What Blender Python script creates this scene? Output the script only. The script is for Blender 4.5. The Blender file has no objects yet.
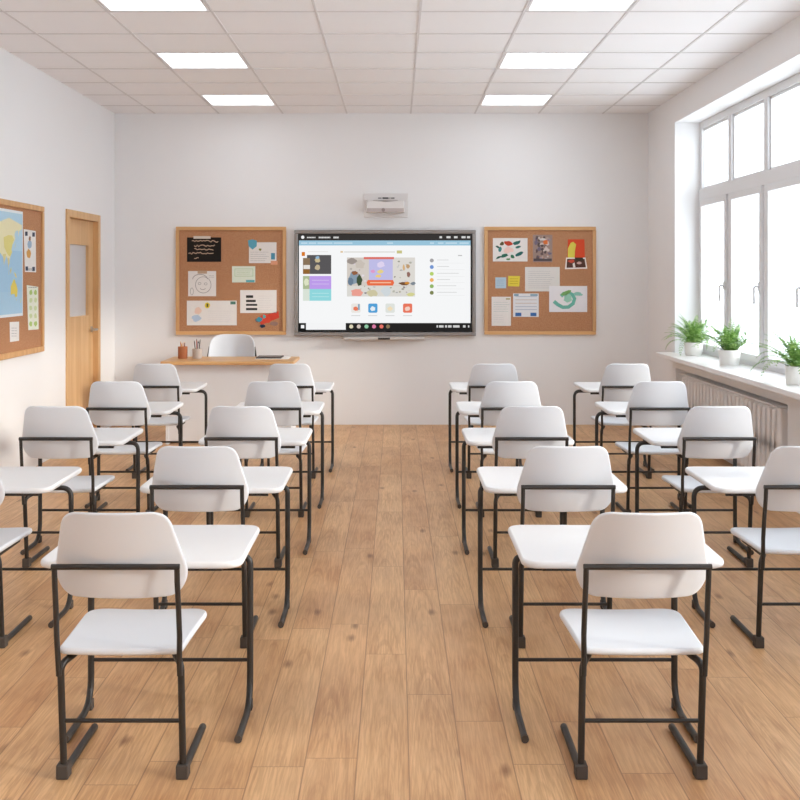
import bpy, bmesh, math, random
from mathutils import Vector, Matrix

random.seed(7)
scn = bpy.context.scene
COL = scn.collection
PI = math.pi

# ------------------------------------------------------------------ measures
F = 1100.0            # focal length in pixels of an 800 px frame
CX, HY = 396.0, 276.0 # vanishing point of the room in the photograph
H = 1.48              # eye height
XL, XR = -2.80, 2.51  # side walls
YB, YF = 10.95, -2.2  # wall with the screen, wall behind the viewer
ZC = 3.10

def PX(px, d): return (px - CX) * d / F
def PZ(py, d): return H + (HY - py) * d / F

# ------------------------------------------------------------------ materials
def s2l(c):
    return c / 12.92 if c <= 0.04045 else ((c + 0.055) / 1.055) ** 2.4
def rgb(r, g, b): return (s2l(r / 255), s2l(g / 255), s2l(b / 255), 1.0)

class NT:
    def __init__(self, m):
        m.use_nodes = True
        self.t = m.node_tree
        self.t.nodes.clear()
    def n(self, kind, **kw):
        nd = self.t.nodes.new(kind)
        for k, v in kw.items(): setattr(nd, k, v)
        return nd
    def put(self, sock, v):
        if hasattr(v, 'is_output') or isinstance(v, bpy.types.NodeSocket): self.t.links.new(v, sock)
        else: sock.default_value = v
    def math(self, op, a, b=None, c=None):
        nd = self.n('ShaderNodeMath', operation=op)
        self.put(nd.inputs[0], a)
        if b is not None: self.put(nd.inputs[1], b)
        if c is not None: self.put(nd.inputs[2], c)
        return nd.outputs[0]
    def mix(self, fac, a, b, blend='MIX'):
        nd = self.n('ShaderNodeMix', data_type='RGBA', blend_type=blend)
        self.put(nd.inputs[0], fac); self.put(nd.inputs[6], a); self.put(nd.inputs[7], b)
        return nd.outputs[2]
    def ramp(self, v, stops):
        nd = self.n('ShaderNodeValToRGB')
        cr = nd.color_ramp
        while len(cr.elements) < len(stops): cr.elements.new(0.5)
        for e, (p, c) in zip(cr.elements, stops): e.position = p; e.color = c
        self.put(nd.inputs[0], v)
        return nd.outputs[0]
    def noise(self, vec, scale, detail=2.0, rough=0.5):
        nd = self.n('ShaderNodeTexNoise')
        if vec is not None: self.put(nd.inputs['Vector'], vec)
        nd.inputs['Scale'].default_value = scale
        nd.inputs['Detail'].default_value = detail
        nd.inputs['Roughness'].default_value = rough
        return nd.outputs['Fac']
    def comb(self, x, y, z):
        nd = self.n('ShaderNodeCombineXYZ')
        self.put(nd.inputs[0], x); self.put(nd.inputs[1], y); self.put(nd.inputs[2], z)
        return nd.outputs[0]
    def pos(self):
        g = self.n('ShaderNodeNewGeometry')
        s = self.n('ShaderNodeSeparateXYZ')
        self.t.links.new(g.outputs['Position'], s.inputs[0])
        return g.outputs['Position'], s.outputs
    def objco(self):
        g = self.n('ShaderNodeTexCoord')
        s = self.n('ShaderNodeSeparateXYZ')
        self.t.links.new(g.outputs['Object'], s.inputs[0])
        return g.outputs['Object'], s.outputs
    def bump(self, h, strength, dist):
        nd = self.n('ShaderNodeBump')
        nd.inputs['Strength'].default_value = strength
        nd.inputs['Distance'].default_value = dist
        self.put(nd.inputs['Height'], h)
        return nd.outputs[0]
    def bsdf(self, color, rough=0.5, metal=0.0, normal=None, spec=0.5, **extra):
        b = self.n('ShaderNodeBsdfPrincipled')
        self.put(b.inputs['Base Color'], color)
        self.put(b.inputs['Roughness'], rough)
        b.inputs['Metallic'].default_value = metal
        b.inputs['Specular IOR Level'].default_value = spec
        if normal is not None: self.put(b.inputs['Normal'], normal)
        for k, v in extra.items(): self.put(b.inputs[k], v)
        o = self.n('ShaderNodeOutputMaterial')
        self.t.links.new(b.outputs[0], o.inputs[0])
        return b

def plain(name, c, rough=0.5, metal=0.0, spec=0.5, var=0.03, scale=8.0, bump=0.0):
    m = bpy.data.materials.new(name)
    t = NT(m)
    co, _ = t.objco()
    f = t.noise(co, scale, 3)
    dark = tuple(x * (1 - var) for x in c[:3]) + (1,)
    col = t.mix(f, dark, c)
    nrm = t.bump(t.noise(co, scale * 25, 2), bump, 0.002) if bump else None
    t.bsdf(col, rough, metal, nrm, spec)
    return m

def emit(name, c, strength):
    m = bpy.data.materials.new(name)
    t = NT(m)
    e = t.n('ShaderNodeEmission')
    e.inputs[0].default_value = c; e.inputs[1].default_value = strength
    o = t.n('ShaderNodeOutputMaterial')
    t.t.links.new(e.outputs[0], o.inputs[0])
    return m

def floor_material():
    m = bpy.data.materials.new('oak_planks')
    t = NT(m)
    P, s = t.pos()
    W, L = 0.158, 1.30
    u = t.math('DIVIDE', t.math('ADD', s[0], 0.277 + 20 * W), W)
    pi = t.math('FLOOR', u); fu = t.math('FRACT', u)
    wn = t.n('ShaderNodeTexWhiteNoise', noise_dimensions='1D'); t.put(wn.inputs['W'], pi)
    off = wn.outputs['Value']
    v = t.math('ADD', t.math('DIVIDE', t.math('ADD', s[1], 20.0), L), t.math('MULTIPLY', off, 7.31))
    pj = t.math('FLOOR', v); fv = t.math('FRACT', v)
    wn2 = t.n('ShaderNodeTexWhiteNoise', noise_dimensions='2D')
    t.put(wn2.inputs['Vector'], t.comb(pi, pj, 0.0))
    r = wn2.outputs['Value']; r3 = wn2.outputs['Color']
    # grain in plank space
    gx = t.math('ADD', s[0], t.math('MULTIPLY', r, 13.0))
    gy = t.math('ADD', t.math('MULTIPLY', s[1], 0.06), t.math('MULTIPLY', r, 5.0))
    warp = t.noise(t.comb(t.math('MULTIPLY', gx, 5.0), t.math('MULTIPLY', gy, 10.0), r), 1.6, 2)
    gw = t.comb(t.math('ADD', gx, t.math('MULTIPLY', warp, 0.06)), gy, r)
    rings = t.noise(gw, 21.0, 4, 0.62)
    # arched grain of flat-sawn boards
    pc = t.math('ADD', t.math('SUBTRACT', fu, 0.5), t.math('MULTIPLY', t.math('SUBTRACT', r, 0.5), 0.5))
    arch = t.math('ADD', t.math('ADD', s[1], t.math('MULTIPLY', warp, 0.22)), t.math('MULTIPLY', t.math('MULTIPLY', pc, pc), 3.4))
    arch = t.noise(t.comb(arch, r, t.math('MULTIPLY', r, 9.0)), 11.0, 3, 0.55)
    fine = t.noise(t.comb(t.math('MULTIPLY', gx, 6.0), t.math('MULTIPLY', s[1], 0.22), r), 26.0, 3, 0.6)
    cloud = t.noise(t.comb(t.math('MULTIPLY', gx, 1.4), t.math('MULTIPLY', s[1], 0.7), r), 4.0, 3)
    base = t.ramp(r, [(0.0, rgb(202, 154, 108)), (0.3, rgb(215, 172, 124)), (0.65, rgb(222, 181, 133)), (1.0, rgb(208, 160, 113))])
    c1 = t.mix(t.ramp(rings, [(0.40, (0, 0, 0, 1)), (0.58, (1, 1, 1, 1))]), t.mix(0.28, base, rgb(158, 104, 64)), base)
    c1 = t.mix(t.math('MULTIPLY', t.ramp(arch, [(0.38, (1, 1, 1, 1)), (0.50, (0, 0, 0, 1))]), 0.24), c1, rgb(150, 98, 60))
    c2 = t.mix(t.math('MULTIPLY', t.ramp(fine, [(0.42, (1, 1, 1, 1)), (0.58, (0, 0, 0, 1))]), 0.34), c1, rgb(146, 96, 60))
    c3 = t.mix(t.math('MULTIPLY', t.ramp(cloud, [(0.38, (0, 0, 0, 1)), (0.66, (1, 1, 1, 1))]), 0.34), c2, rgb(228, 188, 142))
    # knots
    vo = t.n('ShaderNodeTexVoronoi', feature='F1', voronoi_dimensions='2D')
    t.put(vo.inputs['Vector'], t.comb(t.math('MULTIPLY', gx, 5.2), t.math('ADD', t.math('MULTIPLY', s[1], 2.1), t.math('MULTIPLY', r, 31.0)), 0.0))
    vo.inputs['Scale'].default_value = 1.0
    sp = t.n('ShaderNodeSeparateColor'); t.put(sp.inputs[0], vo.outputs['Color'])
    has = t.math('GREATER_THAN', sp.outputs[0], 0.84)
    kd = t.math('ADD', vo.outputs['Distance'], t.math('MULTIPLY', t.math('SUBTRACT', fine, 0.5), 0.10))
    knot = t.math('MULTIPLY', t.ramp(kd, [(0.02, (1, 1, 1, 1)), (0.12, (0, 0, 0, 1))]), t.math('MULTIPLY', has, 0.7))
    c4 = t.mix(knot, c3, rgb(112, 68, 40))
    # seams
    eu = t.math('MINIMUM', fu, t.math('SUBTRACT', 1.0, fu))
    ev = t.math('MINIMUM', fv, t.math('SUBTRACT', 1.0, fv))
    su = t.math('LESS_THAN', eu, 0.012); sv = t.math('LESS_THAN', ev, 0.0013)
    seam = t.math('MAXIMUM', su, sv)
    c5 = t.mix(t.math('MULTIPLY', seam, 0.55), c4, rgb(112, 70, 42))
    h = t.math('SUBTRACT', t.math('MULTIPLY', rings, 0.25), seam)
    t.bsdf(c5, 0.42, 0, t.bump(h, 0.25, 0.002), 0.4)
    return m

def wood_material(name, ca, cb, axis=2, scale=1.0, rough=0.45):
    m = bpy.data.materials.new(name)
    t = NT(m)
    co, s = t.objco()
    st = [0.08 if k == axis else 1.0 for k in range(3)]
    v = t.comb(*[t.math('MULTIPLY', s[k], st[k]) for k in range(3)])
    a = t.noise(v, 14 * scale, 4, 0.6)
    b = t.noise(v, 70 * scale, 2)
    col = t.mix(t.ramp(a, [(0.35, (0, 0, 0, 1)), (0.65, (1, 1, 1, 1))]), ca, cb)
    col = t.mix(t.math('MULTIPLY', b, 0.18), col, ca)
    t.bsdf(col, rough, 0, None, 0.4)
    return m

def cork_material():
    m = bpy.data.materials.new('cork')
    t = NT(m)
    co, _ = t.objco()
    a = t.noise(co, 160, 3, 0.7)
    b = t.noise(co, 9, 2)
    col = t.ramp(a, [(0.3, rgb(158, 110, 78)), (0.5, rgb(182, 134, 100)), (0.72, rgb(200, 154, 120))])
    col = t.mix(t.math('MULTIPLY', b, 0.2), col, rgb(172, 122, 88))
    t.bsdf(col, 0.9, 0, t.bump(a, 0.3, 0.003), 0.1)
    return m

def glass_material():
    m = bpy.data.materials.new('window_glass')
    t = NT(m)
    tr = t.n('ShaderNodeBsdfTransparent'); gl = t.n('ShaderNodeBsdfGlossy')
    gl.inputs['Roughness'].default_value = 0.02
    lw = t.n('ShaderNodeLayerWeight'); lw.inputs[0].default_value = 0.5
    fr = t.n('ShaderNodeMath', operation='MULTIPLY_ADD')
    fr.inputs[1].default_value = 0.35; fr.inputs[2].default_value = 0.02
    t.t.links.new(t.math('POWER', lw.outputs['Facing'], 5.0), fr.inputs[0])
    mx = t.n('ShaderNodeMixShader')
    t.t.links.new(fr.outputs[0], mx.inputs[0]); t.t.links.new(tr.outputs[0], mx.inputs[1]); t.t.links.new(gl.outputs[0], mx.inputs[2])
    o = t.n('ShaderNodeOutputMaterial'); t.t.links.new(mx.outputs[0], o.inputs[0])
    return m

def leaf_material():
    m = bpy.data.materials.new('fern_green')
    t = NT(m)
    co, _ = t.objco()
    f = t.noise(co, 30, 2)
    col = t.ramp(f, [(0.32, rgb(66, 108, 42)), (0.5, rgb(112, 156, 74)), (0.68, rgb(176, 204, 124))])
    b = t.bsdf(col, 0.5, 0, None, 0.3)
    b.inputs['Subsurface Weight'].default_value = 0.0
    tl = t.n('ShaderNodeBsdfTranslucent'); t.put(tl.inputs[0], col)
    mx = t.n('ShaderNodeMixShader'); mx.inputs[0].default_value = 0.22
    o = [n for n in t.t.nodes if n.type == 'OUTPUT_MATERIAL'][0]
    t.t.links.new(b.outputs[0], mx.inputs[1]); t.t.links.new(tl.outputs[0], mx.inputs[2]); t.t.links.new(mx.outputs[0], o.inputs[0])
    return m

SCREEN = 0.75
M = dict(
    floor=floor_material(),
    wall=plain('wall_paint', rgb(235, 235, 236), 0.85, spec=0.15, var=0.015, scale=1.5, bump=0.03),
    tile=plain('ceiling_tile', rgb(240, 239, 240), 0.9, spec=0.1, var=0.02, scale=3, bump=0.05),
    tbar=plain('ceiling_bar', rgb(216, 213, 213), 0.7, spec=0.2),
    slab=plain('plaster', rgb(200, 196, 192), 0.9, spec=0.1),
    shell=plain('white_plastic', rgb(219, 223, 229), 0.42, spec=0.4, var=0.015, scale=3),
    top=plain('white_laminate', rgb(226, 227, 229), 0.38, spec=0.4, var=0.012, scale=3),
    steel=plain('black_powder_coat', rgb(52, 49, 47), 0.42, metal=0.25, spec=0.5, var=0.12, scale=40, bump=0.04),
    rubber=plain('dark_rubber', rgb(78, 71, 66), 0.65, spec=0.3, var=0.06),
    pvc=plain('white_window_frame', rgb(224, 225, 227), 0.4, spec=0.4, var=0.01),
    sill=plain('white_sill', rgb(236, 234, 234), 0.35, spec=0.4, var=0.01),
    radi=plain('radiator_enamel', rgb(240, 239, 239), 0.4, spec=0.4, var=0.01),
    oak=wood_material('door_oak', rgb(206, 163, 114), rgb(222, 183, 135), 2),
    oakh=wood_material('frame_oak', rgb(200, 152, 102), rgb(218, 174, 122), 2, 1.5),
    oakx=wood_material('desk_oak', rgb(205, 156, 102), rgb(222, 178, 124), 0, 1.2, 0.35),
    cork=cork_material(),
    glass=glass_material(),
    frost=plain('frosted_glass', rgb(205, 204, 206), 0.25, spec=0.6, var=0.03),
    chrome=plain('brushed_steel', rgb(200, 198, 196), 0.3, metal=0.9),
    leaf=leaf_material(),
    pot=plain('white_ceramic', rgb(236, 234, 232), 0.3, spec=0.5),
    soil=plain('soil', rgb(70, 52, 40), 0.95, var=0.4, scale=60),
    panel=emit('light_panel', (0.90, 0.95, 1.0, 1), 3.6),
    greyframe=plain('grey_aluminium', rgb(150, 145, 142), 0.4, metal=0.5),
    blackglass=plain('black_bezel', rgb(22, 22, 22), 0.2, spec=0.5),
    projector=plain('projector_shell', rgb(226, 223, 222), 0.45, spec=0.3),
    projgrey=plain('projector_vent', rgb(190, 180, 178), 0.6),
    desk_white=plain('desk_panel_white', rgb(228, 229, 232), 0.5, spec=0.3),
    darkvoid=plain('dark_metal', rgb(40, 38, 37), 0.5),
)
_pc = {}
def pm(r, g, b, rough=0.75):
    k = ('p', r, g, b)
    if k not in _pc: _pc[k] = plain('print_%d_%d_%d' % (r, g, b), rgb(r, g, b), rough, spec=0.15, var=0.06, scale=30)
    return _pc[k]
def em(r, g, b):
    k = ('e', r, g, b)
    if k not in _pc: _pc[k] = emit('screen_%d_%d_%d' % (r, g, b), rgb(r, g, b), SCREEN)
    return _pc[k]

# ------------------------------------------------------------------ mesh helpers
class MB:
    def __init__(self): self.v = []; self.f = []; self.m = []; self.mats = []
    def mi(self, mat):
        if mat not in self.mats: self.mats.append(mat)
        return self.mats.index(mat)
    def face(self, idx, k): self.f.append(tuple(idx)); self.m.append(k)
    def box(self, x0, x1, y0, y1, z0, z1, mat):
        k = self.mi(mat); b = len(self.v)
        self.v += [(x, y, z) for z in (z0, z1) for y in (y0, y1) for x in (x0, x1)]
        for q in ((0, 2, 3, 1), (4, 5, 7, 6), (0, 1, 5, 4), (2, 6, 7, 3), (0, 4, 6, 2), (1, 3, 7, 5)):
            self.face([b + i for i in q], k)
        return self
    def poly(self, pts, mat):
        k = self.mi(mat); b = len(self.v)
        self.v += [tuple(p) for p in pts]
        self.face(range(b, b + len(pts)), k)
        return self
    def tube(self, pts, r, mat, n=12, cap=True):
        k = self.mi(mat)
        P = [Vector(p) for p in pts]
        rs = r if isinstance(r, (list, tuple)) else [r] * len(P)
        T = []
        for i in range(len(P)):
            a = P[max(i - 1, 0)]; c = P[min(i + 1, len(P) - 1)]
            T.append((c - a).normalized())
        up = Vector((0, 0, 1)) if abs(T[0].z) < 0.9 else Vector((1, 0, 0))
        u = T[0].cross(up).normalized()
        rings = []
        for i, p in enumerate(P):
            u = (u - T[i] * u.dot(T[i])).normalized()
            w = T[i].cross(u)
            b = len(self.v)
            for j in range(n):
                a = 2 * PI * j / n
                self.v.append(tuple(p + (u * math.cos(a) + w * math.sin(a)) * rs[i]))
            rings.append(b)
        for i in range(len(P) - 1):
            a, b = rings[i], rings[i + 1]
            for j in range(n):
                self.face((a + j, a + (j + 1) % n, b + (j + 1) % n, b + j), k)
        if cap:
            self.face([rings[0] + n - 1 - j for j in range(n)], k)
            self.face([rings[-1] + j for j in range(n)], k)
        return self
    def lathe(self, prof, mat, cx=0, cy=0, n=24):
        k = self.mi(mat); rings = []
        for r, z in prof:
            b = len(self.v)
            for j in range(n):
                a = 2 * PI * j / n
                self.v.append((cx + r * math.cos(a), cy + r * math.sin(a), z))
            rings.append(b)
        for a, b in zip(rings, rings[1:]):
            for j in range(n): self.face((a + j, a + (j + 1) % n, b + (j + 1) % n, b + j), k)
        self.face([rings[0] + n - 1 - j for j in range(n)], k)
        self.face([rings[-1] + j for j in range(n)], k)
        return self
    def plate(self, out, t, fn, mat, e=0.006):
        """Slab with a rounded rim: out = outline (u, v), fn(u, v, w) -> xyz."""
        dense = []
        for i, p in enumerate(out):
            q = out[(i + 1) % len(out)]
            m_ = max(1, int(math.hypot(q[0] - p[0], q[1] - p[1]) / 0.022))
            dense += [(p[0] + (q[0] - p[0]) * j / m_, p[1] + (q[1] - p[1]) * j / m_) for j in range(m_)]
        out = dense
        k = self.mi(mat); n = len(out)
        cu = sum(p[0] for p in out) / n; cv = sum(p[1] for p in out) / n
        def ring(inset=None, s=None):
            r = []
            for (u, v) in out:
                if s is not None: r.append((cu + (u - cu) * s, cv + (v - cv) * s))
                else:
                    L = math.hypot(u - cu, v - cv)
                    q = max(0.0, 1 - inset / L)
                    r.append((cu + (u - cu) * q, cv + (v - cv) * q))
            return r
        h = t / 2
        seq = [(ring(s=q), h) for q in (0.12, 0.24, 0.36, 0.48, 0.6, 0.72, 0.82, 0.9)] + [(ring(inset=e * 1.25), h), (ring(inset=e), h), (ring(inset=e * 0.32), h * 0.72),
               (ring(inset=0), h * 0.2), (ring(inset=0), -h * 0.2), (ring(inset=e * 0.32), -h * 0.72), (ring(inset=e), -h), (ring(inset=e * 1.25), -h),
               ] + [(ring(s=q), -h) for q in (0.9, 0.82, 0.72, 0.6, 0.48, 0.36, 0.24, 0.12)]
        bs = []
        for r, w in seq:
            bs.append(len(self.v)); self.v += [tuple(fn(u, v, w)) for u, v in r]
        for a, b in zip(bs, bs[1:]):
            for j in range(n): self.face((a + j, b + j, b + (j + 1) % n, a + (j + 1) % n), k)
        c0 = len(self.v); self.v.append(tuple(fn(cu, cv, h)))
        c1 = len(self.v); self.v.append(tuple(fn(cu, cv, -h)))
        for j in range(n):
            self.face((bs[0] + j, bs[0] + (j + 1) % n, c0), k)
            self.face((bs[-1] + (j + 1) % n, bs[-1] + j, c1), k)
        return self
    def build(self, name, parent=None, smooth=True, bevel=0.0, loc=None, sharp=40):
        me = bpy.data.meshes.new(name)
        me.from_pydata(self.v, [], self.f)
        for m in self.mats: me.materials.append(m)
        me.polygons.foreach_set('material_index', self.m)
        bm = bmesh.new(); bm.from_mesh(me)
        bmesh.ops.recalc_face_normals(bm, faces=bm.faces)
        bm.to_mesh(me); bm.free()
        if smooth:
            me.polygons.foreach_set('use_smooth', [True] * len(me.polygons))
            me.set_sharp_from_angle(angle=math.radians(sharp))
        me.update()
        o = bpy.data.objects.new(name, me); COL.objects.link(o)
        if parent is not None: o.parent = parent
        if loc is not None: o.location = loc
        if bevel:
            b = o.modifiers.new('bevel', 'BEVEL'); b.width = bevel; b.segments = 2
            b.limit_method = 'ANGLE'; b.angle_limit = math.radians(50)
            b.harden_normals = False
        return o

def rounded(poly, radii, n=7):
    """Round the corners of a polygon."""
    out = []
    N = len(poly)
    for i, p in enumerate(poly):
        a = Vector(poly[i - 1]); b = Vector(p); c = Vector(poly[(i + 1) % N])
        r = radii[i] if isinstance(radii, (list, tuple)) else radii
        d1 = (a - b).normalized(); d2 = (c - b).normalized()
        ang = d1.angle(d2)
        k = r / math.tan(ang / 2)
        k = min(k, (a - b).length * 0.49, (c - b).length * 0.49)
        s = b + d1 * k; t = b + d2 * k
        for j in range(n + 1):
            q = j / n
            out.append(tuple(s * (1 - q) ** 2 + b * 2 * q * (1 - q) + t * q * q))
    return out

def fillet(pts, r, n=7):
    P = [Vector(p) for p in pts]; out = [P[0]]
    for i in range(1, len(P) - 1):
        a, b, c = P[i - 1], P[i], P[i + 1]
        rr = r[i - 1] if isinstance(r, (list, tuple)) else r
        d1 = (a - b).normalized(); d2 = (c - b).normalized()
        k = min(rr / math.tan(max(d1.angle(d2), 0.05) / 2), (a - b).length * 0.48, (c - b).length * 0.48)
        s = b + d1 * k; t = b + d2 * k
        for j in range(n + 1):
            q = j / n
            out.append(s * (1 - q) ** 2 + b * 2 * q * (1 - q) + t * q * q)
    out.append(P[-1])
    return out

def tag(o, label=None, cat=None, group=None, kind=None):
    if label: o['label'] = label
    if cat: o['category'] = cat
    if group: o['group'] = group
    if kind: o['kind'] = kind
    return o
def empty(name, loc=(0, 0, 0), rz=0.0, parent=None):
    o = bpy.data.objects.new(name, None); o.empty_display_size = 0.1
    COL.objects.link(o); o.location = loc; o.rotation_euler = (0, 0, rz)
    if parent is not None: o.parent = parent
    return o
def kids(o): return [c for c in bpy.data.objects if c.parent == o]
def copy_tree(o, parent=None):
    ch = kids(o)
    c = o.copy(); COL.objects.link(c)
    if parent is not None: c.parent = parent
    for k in ch: copy_tree(k, c)
    return c
def struct(name, mb, bevel=0.0, parent=None, smooth=False):
    o = mb.build(name, parent, smooth, bevel)
    if parent is None: o['kind'] = 'structure'
    return o

# ------------------------------------------------------------------ room shell
struct('floor', MB().box(XL - 0.2, XR + 0.36, YF - 0.2, YB + 0.2, -0.1, 0.0, M['floor']))
struct('wall_back', MB().box(XL - 0.2, XR + 0.36, YB, YB + 0.2, 0, 3.4, M['wall']))
struct('wall_front', MB().box(XL - 0.2, XR + 0.36, YF - 0.2, YF, 0, 3.4, M['wall']))

DY0, DY1, DZ = 9.36, 10.33, 2.00      # door opening
w = MB()
w.box(XL - 0.2, XL, YF, DY0, 0, 3.4, M['wall'])
w.box(XL - 0.2, XL, DY1, YB, 0, 3.4, M['wall'])
w.box(XL - 0.2, XL, DY0, DY1, DZ, 3.4, M['wall'])
struct('wall_left', w)

WY0, WY1, WZ0, WZ1 = -1.54, 9.90, 0.75, 2.86   # window opening, extended unseen past the viewer to light the chair backs
NY0, NY1, NZ = 7.05, 9.86, 0.655              # radiator niche
XO = XR + 0.36
w = MB()
w.box(XR, XO, YF, WY0, 0, 3.4, M['wall'])
w.box(XR, XO, WY1, YB, 0, 3.4, M['wall'])
w.box(XR, XO, WY0, WY1, WZ1, 3.4, M['wall'])
w.box(XR, XO, WY0, NY0, 0, WZ0, M['wall'])
w.box(XR, XO, NY1, WY1, 0, WZ0, M['wall'])
w.box(XR, XO, NY0, NY1, NZ, WZ0, M['wall'])
w.box(XR + 0.135, XO, NY0, NY1, 0, NZ, M['wall'])
struct('wall_right', w)

# suspended ceiling: tiles, bars, openings for the light panels
GX0, GW = 0.147, 0.637
GYS, GD = 10.45, 0.62
gx = [GX0 + GW * k for k in range(-6, 6)]
gy = [GYS - GD * k for k in range(-2, 23)]
def light_cell(i, j):      # i: column index of cell from gx, j: row cell index (gy[j+1]..gy[j])
    col = i - 6
    return col in (-3, 1) and (j - 2) % 3 == 0 and j - 2 >= 0
c = MB()
lights = []
for i in range(len(gx) - 1):
    for j in range(len(gy) - 1):
        x0, x1, y1, y0 = gx[i], gx[i + 1], gy[j], gy[j + 1]
        if light_cell(i, j) and y0 > YF: lights.append((i, j, (x0 + x1) / 2, (y0 + y1) / 2)); continue
        x0, x1, y0, y1 = max(x0, XL - 0.1), min(x1, XR + 0.1), max(y0, YF), min(y1, YB)
        if x1 > x0 + 0.02 and y1 > y0 + 0.02:
            c.box(x0, x1, y0, y1, ZC, ZC + 0.02, M['tile'])
for x in gx:
    if XL < x < XR: c.box(x - 0.008, x + 0.008, YF, YB, ZC - 0.004, ZC + 0.03, M['tbar'])
for y in gy:
    if YF < y < YB: c.box(XL, XR, y - 0.009, y + 0.009, ZC - 0.0036, ZC + 0.03, M['tbar'])
c.box(XL - 0.2, XO, YF - 0.2, YB + 0.2, ZC + 0.12, ZC + 0.3, M['slab'])
struct('ceiling', c)

# ceiling light panels; rows past the third are unseen, added for light
def make_light():
    r = empty('ceiling_light')
    a, b = GW / 2 - 0.012, GD / 2 - 0.012
    f = MB()
    t = 0.014
    f.box(-a, -a + t, -b, b, -0.002, 0.05, M['tile']); f.box(a - t, a, -b, b, -0.002, 0.05, M['tile'])
    f.box(-a + t, a - t, -b, -b + t, -0.002, 0.05, M['tile']); f.box(-a + t, a - t, b - t, b, -0.002, 0.05, M['tile'])
    f.build('frame', r, False)
    MB().box(-a + t, a - t, -b + t, b - t, 0.012, 0.045, M['panel']).build('diffuser', r, False)
    return r
lp = None
rows_txt = {0: 'row closest to the screen wall', 1: 'second row from the screen wall', 2: 'at the top edge of the photo',
            3: 'unseen fourth row, added for light', 4: 'unseen fifth row, added for light', 5: 'unseen sixth row, added for light', 6: 'unseen seventh row, added for light'}
for (i, j, x, y) in lights:
    k = (j - 2) // 3
    side = 'door half' if i - 6 == -3 else 'window half'
    if lp is None: lp = o = make_light()
    else: o = copy_tree(lp)
    o.location = (x, y, ZC)
    tag(o, 'square white ceiling light, %s, %s' % (side, rows_txt[k]), 'ceiling light', 'light panels in the ceiling')

# ------------------------------------------------------------------ door
d = tag(empty('door_1', (XL, 0, 0)), kind='structure')
f = MB()
A, B, T = 9.32, 10.37, 2.05
f.box(-0.20, 0.016, A, A + 0.075, 0, T, M['oak'])
f.box(-0.20, 0.016, B - 0.075, B, 0, T, M['oak'])
f.box(-0.20, 0.0155, A + 0.075, B - 0.075, T - 0.065, T, M['oak'])
fr = f.build('door_frame', d, False, 0.004)
LX = -0.034
l = MB()
la, lb, lt = A + 0.077, B - 0.077, T - 0.068
ga, gb, g0, g1 = 9.555, 10.14, 1.12, 1.76
l.box(LX - 0.045, LX, la, ga, 0.006, lt, M['oak']); l.box(LX - 0.045, LX, gb, lb, 0.006, lt, M['oak'])
l.box(LX - 0.045, LX, ga, gb, 0.006, g0, M['oak']); l.box(LX - 0.045, LX, ga, gb, g1, lt, M['oak'])
leaf = l.build('door_leaf', d, False)
MB().box(LX - 0.034, LX - 0.026, ga, gb, g0, g1, M['frost']).build('door_glass', leaf, False)
h = MB()
hy, hz = 10.225, 0.985
h.tube([(LX, hy, hz), (LX + 0.012, hy, hz)], 0.028, M['chrome'], 20)
h.tube(fillet([(LX + 0.01, hy, hz), (LX + 0.06, hy, hz), (LX + 0.06, hy - 0.13, hz)], 0.015), 0.0095, M['chrome'])
h.build('door_handle', leaf)

# ------------------------------------------------------------------ window
wd = tag(empty('window_1', (0, 0, 0)), kind='structure')
WX0, WX1 = 2.735, 2.805
BAY = 0.88
edges = [WY1 - BAY * k for k in range(14)]
TZ0, TZ1 = 2.155, 2.255
m = MB()
for k, y in enumerate(edges):
    hw = 0.045 if 0 < k < 13 else 0.06
    a, b = y - hw, y + hw
    if k == 0: a, b = WY1 - 0.06, WY1
    if k == 13: a, b = WY0, WY0 + 0.06
    m.box(WX0, WX1, a, b, WZ0, WZ1, M['pvc'])
m.box(WX0 + 0.001, WX1, WY0, WY1, WZ1 - 0.06, WZ1, M['pvc'])
m.box(WX0 - 0.012, WX1, WY0, WY1, TZ0, TZ1, M['pvc'])
m.box(WX0 + 0.001, WX1, WY0, WY1, WZ0, WZ0 + 0.075, M['pvc'])
# slim glazing beads of the fixed upper lights
for k in range(13):
    a, b = edges[k + 1] + 0.045, edges[k] - 0.045
    z0, z1 = TZ1, WZ1 - 0.06
    for q in ((a, a + 0.022, z0, z1), (b - 0.022, b, z0, z1), (a, b, z0, z0 + 0.022), (a, b, z1 - 0.022, z1)):
        m.box(WX0 + 0.018, WX1 - 0.015, q[0], q[1], q[2], q[3], M['pvc'])
m.build('window_frame', wd, False, 0.004)
for k in range(13):
    a, b = edges[k + 1] + 0.045, edges[k] - 0.045
    z0, z1 = WZ0 + 0.075, TZ0
    s = MB(); t = 0.055
    X0, X1 = WX0 - 0.018, WX1 - 0.02
    s.box(X0, X1, a, a + t, z0, z1, M['pvc']); s.box(X0, X1, b - t, b, z0, z1, M['pvc'])
    s.box(X0, X1, a + t, b - t, z0, z0 + t, M['pvc']); s.box(X0, X1, a + t, b - t, z1 - t, z1, M['pvc'])
    so = s.build('sash', wd, False, 0.004)
    MB().box(WX0 + 0.02, WX0 + 0.026, a + t, b - t, z0 + t, z1 - t, M['glass']).build('pane', so, False)
    MB().box(WX0 + 0.035, WX0 + 0.041, a + 0.022, b - 0.022, TZ1 + 0.022, WZ1 - 0.082, M['glass']).build('upper_pane', wd, False)
    hd = MB(); yy, zz = a + t / 2, 1.40
    hd.box(X0 - 0.012, X0, yy - 0.014, yy + 0.014, zz - 0.035, zz + 0.035, M['pvc'])
    hd.tube(fillet([(X0 - 0.01, yy, zz), (X0 - 0.045, yy, zz), (X0 - 0.045, yy, zz - 0.13)], 0.015), 0.009, M['pvc'])
    hd.build('window_handle', so)
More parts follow.
